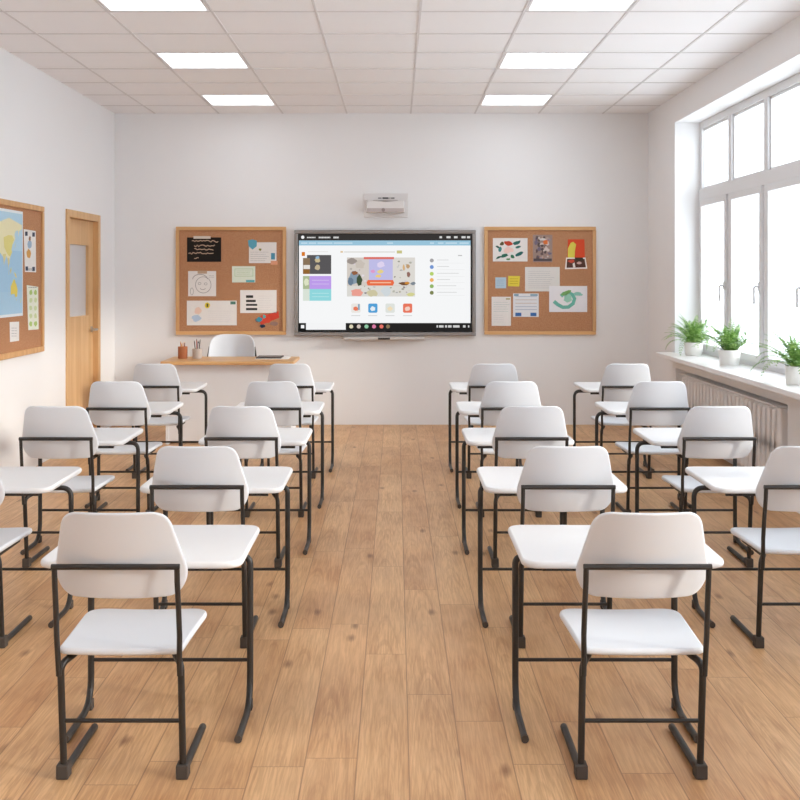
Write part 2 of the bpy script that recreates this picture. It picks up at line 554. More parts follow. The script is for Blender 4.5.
MB().box(2.36, WX0 - 0.0005, WY0 - 0.08, WY1 + 0.09, WZ0, WZ0 + 0.04, M['sill']).build('window_sill', wd, False, 0.008)

# ------------------------------------------------------------------ radiator
r = tag(empty('radiator', (2.558, 0, 0)), 'long white ribbed radiator in the niche under the window sill', 'radiator')
b = MB(); y = 7.30
b.box(0.0, 0.03, 7.22, 9.72, 0.10, 0.60, M['radi'])
while y < 9.70:
    b.plate(rounded([(y - 0.032, 0.09), (y + 0.032, 0.09), (y + 0.032, 0.61), (y - 0.032, 0.61)], 0.02, 4), 0.11,
            lambda u, v, ww: (ww, u, v), M['radi'], 0.02)
    y += 0.096
b.build('body', r)
MB().box(-0.05, 0.05, 7.17, 7.245, 0.08, 0.615, M['radi']).build('end_panel', r, False, 0.008)
MB().box(-0.05, 0.05, 7.245, 9.74, 0.612, 0.622, M['radi']).build('top_cover', r, False, 0.002)
p = MB(); p.tube([(0.0, 9.78, 0.16), (0.0, 9.70, 0.16)], 0.012, M['chrome']); p.tube([(0, 9.775, 0.0), (0, 9.775, 0.17)], 0.012, M['chrome'])
p.build('pipe', r)
for yy in (7.8, 9.2): MB().box(0.03, 0.0865, yy - 0.02, yy + 0.02, 0.3, 0.36, M['radi']).build('wall_bracket', r, False)

# ------------------------------------------------------------------ school chairs
def make_chair():
    r = empty('school_chair')
    HX = 0.176
    for s in (-1, 1):
        up = [(s * HX, -0.093, 0.648), (s * HX, -0.088, 0.60), (s * (HX + 0.001), -0.074, 0.52), (s * (HX + 0.002), -0.064, 0.44), (s * HX, -0.056, 0.36), (s * HX, -0.050, 0.318)]
        MB().tube(up, 0.0082, M['steel']).build('upright', r)
        lg = fillet([(s * 0.150, 0.26, 0.358), (s * 0.150, 0.015, 0.358), (s * HX, -0.032, 0.345), (s * HX, -0.028, 0.29), (s * HX, -0.002, 0.04), (s * HX, 0.0, 0.012)], [0.03, 0.04, 0.05, 0.02])
        L = MB().tube(lg, 0.0105, M['steel']).build('leg', r)
        MB().tube([(s * HX, 0.005, 0.013), (s * HX, 0.30, 0.013), (s * HX, 0.332, 0.013), (s * HX, 0.337, 0.013)], [0.0115, 0.0115, 0.0115, 0.008], M['steel']).build('runner', L)
        MB().box(s * HX - 0.018, s * HX + 0.018, -0.022, 0.020, 0.0, 0.043, M['rubber']).build('foot_cap', L, False, 0.004)
    MB().tube([(-HX - 0.008, -0.093, 0.645), (HX + 0.008, -0.093, 0.645)], 0.0088, M['steel'], 8).build('back_rail', r)
    MB().tube([(-HX, -0.016, 0.173), (HX, -0.016, 0.173)], 0.0062, M['steel']).build('stretcher', r)
    MB().tube([(-0.150, 0.235, 0.355), (0.150, 0.235, 0.355)], 0.008, M['steel']).build('seat_rail', r)
    # seat
    so = rounded([(-0.180, -0.042), (0.180, -0.042), (0.198, 0.362), (-0.198, 0.362)], [0.022, 0.022, 0.075, 0.075])
    def seat(u, v, ww):
        a = (v - 0.1) / 0.25
        return (u, v, 0.381 + ww + 0.006 * (u / 0.19) ** 2 - 0.004 * max(0, a) ** 3 + (0.004 if v < 0 else 0) * 0)
    MB().plate(so, 0.021, seat, M['shell'], 0.007).build('seat', r, sharp=60)
    # backrest
    bo = rounded([(-0.165, -0.006), (0.165, -0.006), (0.199, 0.060), (0.150, 0.265), (-0.150, 0.265), (-0.199, 0.060)],
                 [0.11, 0.11, 0.10, 0.062, 0.062, 0.10], 12)
    def back(u, v, ww):
        y = -0.046 - 0.085 * (v / 0.265) + 0.05 * (u / 0.195) ** 2 - ww
        return (u, y - 0.012 * 0, 0.546 + v * 0.988)
    MB().plate(bo, 0.014, back, M['shell'], 0.006).build('backrest', r, sharp=60)
    return r

def make_desk(m, edge):
    """m = +1: aisle leg on +x; origin between the legs."""
    r = empty('school_desk')
    LXX = 0.2725; Z = 0.545
    for s in (m, -m):
        x = s * LXX
        if edge > 0.03 and s == m: pts = [(x - s * 0.09, 0, Z - 0.031), (x, 0, Z - 0.031), (x, 0, 0.012), (x, -0.278, 0.012)]; rr = [0.07, 0.105]
        else: pts = [(x - s * 0.06, 0, Z - 0.026), (x, 0, Z - 0.026), (x, 0, 0.012), (x, -0.278, 0.012)]; rr = [0.03, 0.105]
        path = fillet(pts, rr, 10)
        L = MB().tube(path, 0.0112, M['steel']).build('leg', r)
        MB().tube([(x, -0.272, 0.0125), (x, -0.288, 0.0125)], 0.0125, M['rubber']).build('end_cap', L)
        MB().box(x - 0.010, x + 0.010, -0.028, 0.004, 0.0, 0.034, M['rubber']).build('glide', L, False, 0.003)
    MB().tube([(-LXX, 0, 0.165), (LXX, 0, 0.165)], 0.0062, M['steel']).build('stretcher', r)
    MB().tube([(-LXX + 0.05, 0, Z - 0.031), (LXX - 0.05, 0, Z - 0.031)], 0.0105, M['steel']).build('top_rail', r)
    a = m * (LXX - edge); b = a - m * 0.668
    x0, x1 = min(a, b), max(a, b)
    to = rounded([(x0, -0.172), (x1, -0.172), (x1, 0.370), (x0, 0.370)], 0.062)
    MB().plate(to, 0.024, lambda u, v, ww: (u, v, Z - 0.012 + ww), M['top'], 0.008).build('tabletop', r, sharp=60)
    u = MB(); xc = (x0 + x1) / 2
    u.box(x0 + 0.07, x1 - 0.07, -0.128, -0.116, Z - 0.042, Z - 0.0235, M['steel'])
    for q in (x0 + 0.09, x1 - 0.09): u.box(q - 0.02, q + 0.02, -0.132, 0.2, Z - 0.034, Z - 0.0235, M['steel'])
    u.build('underframe', r, False, 0.002)
    return r

D0 = [3.25, 4.39, 5.60, 6.76, 8.05]           # depth of the chairs' feet, first row nearest
CS = [1.0, 1.015, 1.03, 1.045, 1.05]
DS = [1.0, 1.04, 1.075, 1.115, 1.135]
ORD = ['fifth', 'fourth', 'third', 'second', 'first']
CHX = {'A': [None, -1.748, -1.703, -1.694, -1.744], 'B': [-0.805, -0.778, -0.775, -0.750, -0.768],
       'C': [0.722, 0.673, 0.680, 0.700, 0.709], 'D': [None, 1.622, 1.620, 1.600, 1.674]}
LEGX = {'A': [None, -1.450, -1.435, -1.423, -1.480], 'B': [-0.500, -0.484, -0.482, -0.487, -0.494],
        'C': [0.409, 0.376, 0.377, 0.404, 0.420], 'D': [None, 1.330, 1.341, 1.328, 1.390]}
WHERE = {'A': 'beside the door wall', 'B': 'on the aisle, door side', 'C': 'on the aisle, window side', 'D': 'beside the radiator wall'}
chair0 = None
desk0 = {}
for colm in 'ABCD':
    mm = 1 if colm in 'AB' else -1
    for k in range(5):
        if CHX[colm][k] is None: continue
        y = D0[k]
        if chair0 is None: ch = chair0 = make_chair()
        else: ch = copy_tree(chair0)
        ch.location = (CHX[colm][k], y, 0); ch.scale = ({('B', 3): 0.95, ('B', 4): 0.93, ('A', 4): 0.95}.get((colm, k), 1), 1, CS[k])
        tag(ch, 'white black-framed school chair %s, %s row from the screen' % (WHERE[colm], ORD[k]), 'chair', 'school chairs in rows')
        if colm not in desk0: dk = desk0[colm] = make_desk(mm, 0.045 if colm in 'AD' else 0.006)
        else: dk = copy_tree(desk0[colm])
        dk.location = (LEGX[colm][k] - mm * 0.2725, y + 0.52, 0); dk.scale = (1, 1, DS[k])
        q = (0.56 if colm in 'AD' else [0.672, 0.625, 0.59, 0.585, 0.585][k]) / 0.668
        for part in kids(dk):
            if part.name.startswith(('tabletop', 'underframe')):
                part.scale = (q, 1, 1); part.location.x = mm * (0.2725 - (0.045 if colm in 'AD' else 0.006)) * (1 - q)
        tag(dk, 'white single school desk %s, %s row from the screen' % (WHERE[colm], ORD[k]), 'desk', 'school desks in rows')

# ------------------------------------------------------------------ teacher's desk and what stands on it
TZ = 0.735
td = tag(empty('teacher_desk', (-1.45, 9.85, 0)), 'white teacher desk with oak top under the cork board beside the door', 'desk')
MB().plate(rounded([(-0.605, -0.27), (0.56, -0.27), (0.56, 0.33), (-0.605, 0.33)], 0.012, 3), 0.030, lambda u, v, ww: (u, v, TZ - 0.015 + ww), M['oakx'], 0.005).build('desk_top', td)
MB().box(-0.545, 0.50, -0.185, -0.165, 0.03, TZ - 0.031, M['desk_white']).build('front_panel', td, False, 0.002)
for s in (-1, 1):
    MB().box((-0.56, 0.515)[s > 0] - 0.014, (-0.56, 0.515)[s > 0] + 0.014, -0.19, 0.29, 0.0, TZ - 0.031, M['desk_white']).build('side_panel', td, False, 0.003)
MB().box(-0.545, 0.50, 0.0, 0.018, TZ - 0.14, TZ - 0.031, M['desk_white']).build('apron', td, False)

tc = tag(empty('office_chair', (-1.575, 10.42, 0)), 'white rounded chair behind the teacher desk, facing the class', 'chair')
bo = rounded([(-0.17, 0), (0.17, 0), (0.225, 0.20), (0.21, 0.42), (-0.21, 0.42), (-0.225, 0.20)], [0.1, 0.1, 0.1, 0.19, 0.19, 0.1], 10)
MB().plate(bo, 0.022, lambda u, v, ww: (u, 0.16 + 0.10 * v / 0.42 - 0.10 * (u / 0.22) ** 2 + ww, 0.496 + v), M['shell'], 0.010).build('backrest', tc, sharp=60)
sb = rounded([(-0.20, -0.24), (0.20, -0.24), (0.21, 0.17), (-0.21, 0.17)], 0.09)
MB().plate(sb, 0.03, lambda u, v, ww: (u, v, 0.455 + ww + 0.1 * 0), M['shell'], 0.012).build('seat', tc, sharp=60)
for s in (-1, 1):
    MB().tube([(s * 0.17, -0.19, 0.44), (s * 0.20, -0.23, 0.0)], 0.011, M['steel']).build('leg', tc)
    MB().tube([(s * 0.17, 0.14, 0.44), (s * 0.20, 0.19, 0.0)], 0.011, M['steel']).build('leg', tc)
    MB().tube(fillet([(s * 0.15, 0.05, 0.432), (s * 0.216, 0.12, 0.44), (s * 0.236, 0.135, 0.66), (s * 0.215, 0.152, 0.80)], 0.05), 0.010, M['steel']).build('back_support', tc)

def cup(x, y, r0, hgt, mat, label, rim):
    t = 0.004
    o = MB().lathe([(r0 * 0.94, TZ), (r0, TZ + 0.004), (r0 * 1.03, TZ + hgt), (r0 * 1.03 - t, TZ + hgt), (r0 - t, TZ + 0.012)], mat).build('pencil_cup', None)
    for v in o.data.vertices: v.co.x += 0
    o.location = (x, y, 0)
    return tag(o, label, 'pencil cup', 'pencil cups on the teacher desk')
cup(-1.925, 9.93, 0.042, 0.108, pm(176, 112, 78), 'brown cup of pencils on the oak desk top, nearer the door', 0)
cup(-1.795, 9.93, 0.042, 0.090, pm(196, 184, 176), 'light grey cup of pens on the oak desk top, beside the brown cup', 0)
def pencil(x, y, h, dx, dy, col, tip, label):
    o = MB()
    z0 = TZ + 0.0135
    o.tube([(0, 0, 0), (dx * 0.9, dy * 0.9, h * 0.9)], 0.0042, col, 8)
    o.tube([(dx * 0.9, dy * 0.9, h * 0.9), (dx, dy, h)], [0.0042, 0.0008], tip, 8)
    o = o.build('pencil'); o.location = (x, y, z0)
    tag(o, label, 'pencil', 'pencils in the desk cups')
wt = pm(226, 190, 140)
for i, (dx, dy, h, cc, nm) in enumerate([(-0.022, 0.0, 0.145, (190, 98, 52), 'orange-brown'), (0.0, 0.018, 0.135, (214, 150, 84), 'tan'), (0.020, 0.008, 0.14, (150, 84, 54), 'dark brown'), (-0.010, -0.014, 0.128, (222, 172, 108), 'pale wood')]):
    pencil(-1.925 + dx * 0.4, 9.93 + dy * 0.4, h, dx * 0.5, dy * 0.5, pm(*cc), wt, nm + ' pencil standing in the brown desk cup')
for i, (dx, dy, h, cc, nm) in enumerate([(-0.022, 0.0, 0.15, (92, 84, 84), 'dark grey'), (-0.006, 0.016, 0.165, (186, 96, 74), 'red-brown'), (0.008, -0.006, 0.15, (62, 92, 132), 'blue'), (0.022, 0.01, 0.16, (60, 58, 62), 'black'), (0.014, -0.018, 0.14, (222, 218, 214), 'white')]):
    pencil(-1.795 + dx * 0.4, 9.93 + dy * 0.4, h, dx * 0.8, dy * 0.5, pm(*cc), pm(50, 48, 50), nm + ' pen standing in the light grey desk cup')
o = MB().box(-0.15, 0.15, -0.16, 0.16, 0, 0.004, pm(236, 233, 230)).build('paper_pad', None, False); o.location = (-1.115, 10.0, TZ + 0.0003)
tag(o, 'white paper pad under the dark tablet on the teacher desk', 'paper')
tb = tag(empty('tablet', (-1.145, 10.0, TZ + 0.0046)), 'dark flat tablet lying on a white pad on the teacher desk', 'tablet')
MB().plate(rounded([(-0.115, -0.13), (0.115, -0.13), (0.115, 0.13), (-0.115, 0.13)], 0.012, 4), 0.010, lambda u, v, ww: (u, v, 0.005 + ww), M['darkvoid'], 0.003).build('body', tb)
MB().box(-0.10, 0.10, -0.115, 0.115, 0.0101, 0.0108, pm(96, 94, 96, 0.3)).build('screen', tb, False)

# ------------------------------------------------------------------ boards and flat prints
def wallmap_back(D):
    def f(px, py, off): return Vector((PX(px, D), D - off, PZ(py, D)))
    return f
def wallmap_left(X):
    def f(px, py, off):
        dd = F * (-X) / (CX - px)
        return Vector((X + off, dd, PZ(py, dd)))
    return f

class Print:
    """A thin sheet pinned to a wall; shapes are printed on it in layers."""
    def __init__(self, name, mp, corners, mat, off=0.0015, thick=0.0012, parent=None):
        self.mp = mp; self.mb = MB(); self.name = name
        self.org = mp(sum(c[0] for c in corners) / 4, sum(c[1] for c in corners) / 4, off)
        self.top = off + thick; self.step = 0.0004
        a = [mp(x, y, off) - self.org for x, y in corners]; b = [mp(x, y, off + thick) - self.org for x, y in corners]
        self.mb.poly(b, mat)
        for i in range(4): self.mb.poly([a[i], a[(i + 1) % 4], b[(i + 1) % 4], b[i]], mat)
        self.mb.poly(a[::-1], mat)
    def poly(self, pts, mat, layer=1):
        self.mb.poly([self.mp(x, y, self.top + self.step * layer) - self.org for x, y in pts], mat); return self
    def rect(self, x0, y0, x1, y1, mat, layer=1): return self.poly([(x0, y0), (x1, y0), (x1, y1), (x0, y1)], mat, layer)
    def blob(self, cx, cy, rx, ry, mat, layer=1, n=14, jit=0.18, ang=0.0):
        pts = []
        for i in range(n):
            a = 2 * PI * i / n; q = 1 + random.uniform(-jit, jit)
            x, y = rx * q * math.cos(a), ry * q * math.sin(a)
            pts.append((cx + x * math.cos(ang) - y * math.sin(ang), cy + x * math.sin(ang) + y * math.cos(ang)))
        return self.poly(pts, mat, layer)
    def stroke(self, pts, wd, mat, layer=1):
        L, R = [], []
        P = [Vector(p) for p in pts]
        for i, p in enumerate(P):
            t = (P[min(i + 1, len(P) - 1)] - P[max(i - 1, 0)]).normalized()
            n = Vector((-t.y, t.x)) * wd / 2
            L.append(p + n); R.append(p - n)
        for i in range(len(P) - 1):
            self.poly([L[i], L[i + 1], R[i + 1], R[i]], mat, layer)
        return self
    def lines(self, x0, y0, x1, y1, n, mat, h=0.35, layer=1, rag=0.25):
        for i in range(n):
            y = y0 + (y1 - y0) * (i + 0.5) / n
            x = x0
            end = x1 - (x1 - x0) * random.random() * rag
            while x < end - 0.4:
                q = min(end, x + random.uniform(1.0, 3.6)); self.rect(x, y - h / 2, q, y + h / 2, mat, layer); x = q + 0.35
        return self
    def done(self, label, cat='paper', group=None):
        o = self.mb.build(self.name, None, False); o.location = self.org
        return tag(o, label, cat, group)

def R(reg, scale):
    x0, y0 = reg
    return lambda x0_, y0_, x1_, y1_: (x0 + x0_ / scale, y0 + y0_ / scale, x0 + x1_ / scale, y0 + y1_ / scale)

BF = YB - 0.02          # face of the cork on the screen wall
def board_back(x0, y0, x1, y1, label):
    D = YB - 0.035
    X0, X1, Z0, Z1 = PX(x0, D), PX(x1, D), PZ(y1, D), PZ(y0, D)
    r = tag(empty('cork_board', ((X0 + X1) / 2, YB, (Z0 + Z1) / 2)), label, 'notice board', 'cork notice boards')
    hx, hz, t = (X1 - X0) / 2, (Z1 - Z0) / 2, 0.034
    MB().box(-hx + t - 0.004, hx - t + 0.004, -0.02, -0.0005, -hz + t - 0.004, hz - t + 0.004, M['cork']).build('cork_sheet', r, False)
    f = MB()
    f.plate(rounded([(-hx, -hz), (hx, -hz), (hx, -hz + t), (-hx, -hz + t)], 0.004, 2), 0.033, lambda u, v, ww: (u, -0.0172 + ww, v), M['oakx'], 0.004)
    f.plate(rounded([(-hx, hz - t), (hx, hz - t), (hx, hz), (-hx, hz)], 0.004, 2), 0.033, lambda u, v, ww: (u, -0.0172 + ww, v), M['oakx'], 0.004)
    for s in (-1, 1):
        a, b = sorted((s * hx, s * (hx - t)))
        f.plate(rounded([(a, -hz + t), (b, -hz + t), (b, hz - t), (a, hz - t)], 0.002, 2), 0.033, lambda u, v, ww: (u, -0.0172 + ww, v), M['oakh'], 0.004)
    f.build('frame', r)
    return r
board_back(175.6, 226.7, 286, 334.8, 'oak framed cork board on the screen wall, above the teacher desk')
board_back(484.4, 226.7, 596.2, 334.7, 'oak framed cork board on the screen wall, between screen and window')

mb_ = wallmap_back(BF)
WH, OFFW = pm(232, 229, 226), pm(222, 220, 216)
INK, GREY = pm(60, 58, 58), pm(168, 166, 168)
G1 = 'papers pinned to the cork board above the teacher desk'
S = 800 / 130
def q1(x, y): return (170 + x / S, 215 + y / S)
def q2(x, y): return (475 + x / S, 215 + y / S)
def corners(q, x0, y0, x1, y1, sk=0): return [q(x0, y0), q(x1, y0 + sk), q(x1, y1 + sk), q(x0, y1)]

# board above the teacher desk
p = Print('chalk_poster', mb_, corners(q1, 105, 138, 315, 288), pm(38, 33, 31))
p.rect(*q1(145, 130), *q1(250, 146), pm(214, 204, 194), 2)
cream = pm(206, 176, 150)
for yy, a, b in ((162, 135, 300), (190, 150, 285), (212, 150, 270), (235, 115, 270), (262, 150, 185)):
    x = a; pts = []
    while x < b: pts.append(q1(x, yy + random.uniform(-7, 7))); x += 9
    p.stroke(pts, 0.75, cream, 1)
p.done('black sheet with cream handwriting, top of the board above the teacher desk', 'poster', G1)

p = Print('paper_sheet', mb_, corners(q1, 486, 168, 655, 296), WH)
p.poly([q1(480, 156), q1(508, 150), q1(535, 158), q1(534, 192), q1(508, 213), q1(484, 192)], pm(96, 166, 188), 3)
p.blob(*q1(555, 212), 1.4, 1.2, pm(140, 142, 78), 2)
p.rect(*q1(622, 234), *q1(646, 274), pm(84, 152, 180), 2); p.rect(*q1(620, 282), *q1(662, 306), pm(222, 160, 128), 3)
p.lines(*q1(495, 222), *q1(612, 288), 5, GREY, 0.3)
p.done('white sheet with a blue shield sticker in its upper corner', 'paper', G1)

p = Print('paper_card', mb_, corners(q1, 382, 315, 525, 415), pm(224, 234, 218))
gr = pm(182, 206, 166)
a, b, c_, d_ = (*q1(398, 330), *q1(512, 378))
for e in ((a, b, c_, b + 0.5), (a, d_ - 0.5, c_, d_), (a, b, a + 0.5, d_), (c_ - 0.5, b, c_, d_)): p.rect(*e, gr)
p.lines(a + 2, b + 1.5, c_ - 2, d_ - 1.5, 3, gr); p.rect(*q1(468, 400), *q1(521, 414), pm(98, 176, 186), 2)
p.done('pale green card with a teal strip along its lower edge', 'paper', G1)

p = Print('pencil_drawing', mb_, corners(q1, 112, 345, 284, 500), WH)
p.rect(*q1(170, 343), *q1(228, 361), pm(190, 164, 140), 2)
def ring(q, cx, cy, rx, ry, wd, mat, n=22, a0=0, a1=2 * PI, layer=1):
    p.stroke([q(cx + rx * math.cos(a0 + (a1 - a0) * i / n), cy + ry * math.sin(a0 + (a1 - a0) * i / n)) for i in range(n + 1)], wd, mat, layer)
sk = pm(150, 144, 146)
ring(q1, 205, 430, 48, 50, 0.5, sk); ring(q1, 185, 395, 45, 30, 0.6, sk, 12, PI, 2 * PI)
ring(q1, 182, 422, 9, 7, 0.4, sk, 10); ring(q1, 220, 424, 9, 7, 0.4, sk, 10); ring(q1, 202, 450, 16, 9, 0.5, sk, 10, 0, PI)
p.lines(*q1(240, 368), *q1(275, 388), 2, GREY); ring(q1, 135, 470, 10, 22, 0.4, sk, 10)
p.done('white sheet with a grey pencil drawing of a face', 'drawing', G1)

p = Print('paper_sheet', mb_, corners(q1, 432, 462, 656, 603), WH)
for y0, y1, x1 in ((494, 510, 512), (522, 536, 528), (547, 559, 537), (572, 586, 537)): p.rect(*q1(468, y0), *q1(x1, y1), INK)
p.lines(*q1(545, 492), *q1(640, 590), 7, pm(214, 212, 212), 0.3)
p.done('white sheet with four thick black bars', 'paper', G1)

p = Print('paper_sheet', mb_, corners(q1, 104, 527, 411, 679), WH)
p.blob(*q1(230, 556), 2.6, 2.9, pm(228, 208, 70), 3, 18, 0.05); p.rect(*q1(225, 545), *q1(236, 566), pm(96, 88, 60), 4)
p.rect(*q1(372, 532), *q1(404, 550), pm(92, 132, 118), 3); p.blob(*q1(165, 635), 4.6, 3.4, pm(182, 202, 224), 1); p.blob(*q1(172, 588), 3.4, 3.6, pm(236, 206, 190), 1)
p.lines(*q1(235, 585), *q1(395, 660), 6, pm(216, 214, 216), 0.3)
p.done('wide white sheet with a yellow round pin, lowest on its board', 'paper', G1)

p = Print('paper_cutout', mb_, [q1(545, 628), q1(668, 592), q1(672, 632), q1(560, 676)], pm(206, 72, 56))
p.blob(*q1(585, 640), 6.0, 4.6, pm(214, 80, 60), 1); p.blob(*q1(550, 643), 3.0, 2.6, pm(72, 148, 166), 2); p.blob(*q1(580, 625), 1.5, 2.0, pm(92, 170, 170), 3)
p.blob(*q1(570, 684), 2.6, 1.8, pm(44, 60, 84), 2); p.blob(*q1(640, 668), 4.4, 2.2, pm(150, 120, 110), 1); p.blob(*q1(535, 648), 2.0, 2.0, pm(120, 116, 120), 1)
p.done('small red and blue paper cutout in the lower corner of the board', 'cutout', G1)

# board between the screen and the window
G2 = 'papers pinned to the cork board near the window'
p = Print('leaf_picture', mb_, corners(q2, 110, 142, 323, 286), WH)
for x, y, rx, ry, cc, an in ((205, 175, 4, 2.2, (196, 74, 52), .2), (165, 178, 2.2, 2, (96, 90, 60), 0), (258, 172, 4, 1.8, (52, 108, 104), -.4), (265, 197, 3, 1.4, (60, 118, 110), -.2), (155, 213, 1.8, 2.6, (70, 140, 140), .2),
                             (140, 197, 2, 1, (60, 100, 90), .4), (272, 238, 4, 1.8, (44, 104, 100), -.5), (180, 250, 4, 1.6, (52, 112, 92), -.3), (145, 262, 3, 1, (54, 96, 80), -.5), (230, 255, 2.4, 1.6, (60, 120, 90), .4),
                             (205, 272, 2.4, .9, (96, 150, 90), 0), (205, 215, 4.5, 3.4, (240, 208, 200), 0)):
    p.blob(*q2(x, y), rx, ry, pm(*cc), 1, 12, 0.25, an)
p.done('white picture ringed by small red and teal leaves', 'picture', G2)

p = Print('collage_picture', mb_, corners(q2, 356, 122, 476, 290), pm(158, 136, 128))
for i in range(46):
    cc = random.choice([(120, 110, 128), (186, 160, 148), (206, 190, 184), (110, 92, 90), (176, 132, 118), (150, 146, 160), (96, 84, 84)])
    p.blob(*q2(random.uniform(372, 460), random.uniform(140, 272)), random.uniform(0.8, 2.2), random.uniform(0.8, 2.6), pm(*cc), 1 + i % 5, 9)
p.blob(*q2(433, 168), 2.4, 2.2, pm(222, 120, 66), 7); p.blob(*q2(418, 150), 3.6, 1.2, pm(214, 208, 206), 7)
p.rect(*q2(360, 268), *q2(472, 284), pm(92, 84, 88), 6)
p.done('dim brown and grey collage picture beside the leaf picture', 'picture', G2)

p = Print('red_picture', mb_, [q2(572, 150), q2(673, 150), q2(676, 285), q2(566, 285)], pm(216, 82, 52))
p.poly([q2(570, 270), q2(572, 205), q2(588, 172), q2(604, 165), q2(622, 180), q2(615, 222), q2(612, 275)], pm(224, 210, 90), 2)
p.poly([q2(560, 262), q2(680, 262), q2(691, 330), q2(553, 334)], pm(236, 230, 224), 3)
p.poly([q2(566, 270), q2(674, 270), q2(682, 322), q2(563, 325)], pm(92, 62, 54), 4)
p.rect(*q2(614, 262), *q2(664, 282), pm(70, 62, 52), 5); p.blob(*q2(592, 284), 3.6, 1.6, pm(204, 84, 66), 6); p.poly([q2(600, 300), q2(612, 292), q2(618, 322), q2(604, 324)], pm(232, 226, 220), 6); p.blob(*q2(640, 295), 2.6, 1.2, pm(206, 170, 164), 6)
p.done('orange-red picture with a yellow shape and a white framed foot', 'picture', G2)

p = Print('paper_sheet', mb_, corners(q2, 308, 320, 521, 470), OFFW)
p.lines(*q2(328, 340), *q2(500, 455), 9, pm(196, 194, 196), 0.45)
p.done('white sheet of grey writing in the middle of the window side board', 'paper', G2)
p = Print('sticky_note', mb_, corners(q2, 125, 384, 192, 451), pm(182, 206, 222)); p.lines(*q2(133, 395), *q2(185, 440), 4, pm(150, 178, 200), 0.35)
p.done('pale blue sticky note beside the yellow one', 'sticky note', G2)
p = Print('sticky_note', mb_, [q2(205, 375), q2(277, 376), q2(272, 440), q2(203, 438)], pm(226, 208, 78)); p.lines(*q2(214, 385), *q2(268, 430), 3, pm(176, 150, 50), 0.5)
p.done('yellow sticky note beside the blue one', 'sticky note', G2)
p = Print('paper_sheet', mb_, corners(q2, 102, 503, 221, 682), WH); p.lines(*q2(114, 530), *q2(212, 600), 5, pm(190, 200, 198), 0.4); p.lines(*q2(114, 610), *q2(180, 665), 4, pm(212, 212, 212), 0.4); p.rect(*q2(190, 512), *q2(215, 521), pm(176, 166, 120), 2)
p.done('tall white sheet in the lower corner below the blue sticky note', 'paper', G2)
p = Print('paper_sheet', mb_, corners(q2, 234, 483, 392, 627), pm(228, 230, 234))
for yy in (500, 520, 541, 562, 580): p.rect(*q2(248, yy), *q2(380, yy + 4), pm(206, 190, 178) if yy in (520, 541) else pm(178, 186, 204))
for x in (248, 341): p.rect(*q2(x, 601), *q2(x + 37, 622), pm(72, 116, 178), 2)
p.rect(*q2(240, 487), *q2(268, 498), pm(120, 160, 180), 2); p.rect(*q2(340, 487), *q2(385, 498), pm(130, 170, 190), 2)
p.done('white sheet with lines and two blue boxes at its foot', 'paper', G2)
p = Print('teal_drawing', mb_, corners(q2, 456, 437, 690, 597), pm(232, 231, 234), off=0.003)
te, tl = pm(116, 188, 172), pm(160, 212, 190)
p.stroke([q2(485, 531), q2(510, 552), q2(540, 568), q2(575, 566), q2(603, 545), q2(612, 515), q2(600, 490), q2(575, 478), q2(545, 484), q2(528, 500)], 3.6, te, 1)
p.blob(*q2(572, 512), 4.2, 4.2, tl, 2); p.blob(*q2(560, 480), 5.5, 2.0, pm(126, 176, 108), 2, 12, .2, -.3); p.blob(*q2(632, 486), 4.4, 1.9, pm(146, 200, 186), 2, 12, .2, .1)
p.done('white sheet with a curled teal crayon drawing', 'drawing', G2)

# board on the door wall
XB = XL + 0.020
r = tag(empty('cork_board', (XL, 7.55, 1.456)), 'large oak framed cork board with the map, on the door wall', 'notice board', 'cork notice boards')
y0, y1, hz, t = -1.26, 1.105, 0.568, 0.042
MB().box(0.0005, 0.02, y0 + t - 0.004, y1 - t + 0.004, -hz + t - 0.004, hz - t + 0.004, M['cork']).build('cork_sheet', r, False)
f = MB()
f.box(0.0005, 0.036, y0, y1, hz - t, hz, M['oakh']); f.box(0.0005, 0.036, y0, y1, -hz, -hz + t, M['oakh'])
f.box(0.0005, 0.036, y0, y0 + t, -hz + t, hz - t, M['oakh']); f.box(0.0005, 0.036, y1 - t, y1, -hz + t, hz - t, M['oakh'])
f.build('frame', r, False, 0.005)

# the world map: flat coordinates (lon, lat)
MY0, MY1, MZ0, MZ1 = 6.86, 8.19, 1.185, 1.958
def mapper(lon, lat, off):
    y = MY0 + 0.02 + (lon + 170) / 350 * (MY1 - MY0 - 0.04)
    z = MZ0 + 0.02 + (lat + 62) / 147 * (MZ1 - MZ0 - 0.04)
    return Vector((XB + off, y, z))
p = Print('world_map', mapper, [(-175, -66), (184.5, -66), (184.5, 89), (-175, 89)], pm(226, 232, 236))
p.rect(-170, -62, 180, 85, pm(172, 206, 228), 1)
p.rect(-170, 30, 180, 85, pm(180, 212, 230), 2); p.rect(-170, -30, 180, 30, pm(166, 202, 227), 2)
land, land2, land3 = pm(230, 224, 186), pm(222, 212, 136), pm(218, 208, 150)
p.poly([(-10, 36), (-9, 43), (-2, 48), (8, 54), (10, 63), (25, 71), (60, 70), (75, 73), (105, 77), (140, 73), (178, 69), (178, 63), (162, 59), (157, 51), (155, 60), (142, 59), (135, 54), (140, 48), (128, 40), (122, 39), (118, 32), (122, 28), (110, 20),
        (106, 12), (101, 12), (98, 16), (90, 22), (80, 14), (77, 8), (72, 20), (60, 25), (50, 28), (44, 13), (36, 28), (35, 36), (27, 37), (20, 38), (10, 44), (3, 42)], land, 3)
p.poly([(74, 48), (100, 52), (122, 52), (132, 46), (124, 40), (118, 31), (121, 27), (110, 21), (99, 23), (88, 28), (78, 34)], land2, 4)
p.poly([(70, 24), (89, 25), (80, 14), (77, 8), (73, 18)], land3, 4)
p.poly([(95, 20), (106, 18), (108, 12), (102, 8), (103, 2), (98, 10)], land3, 4)
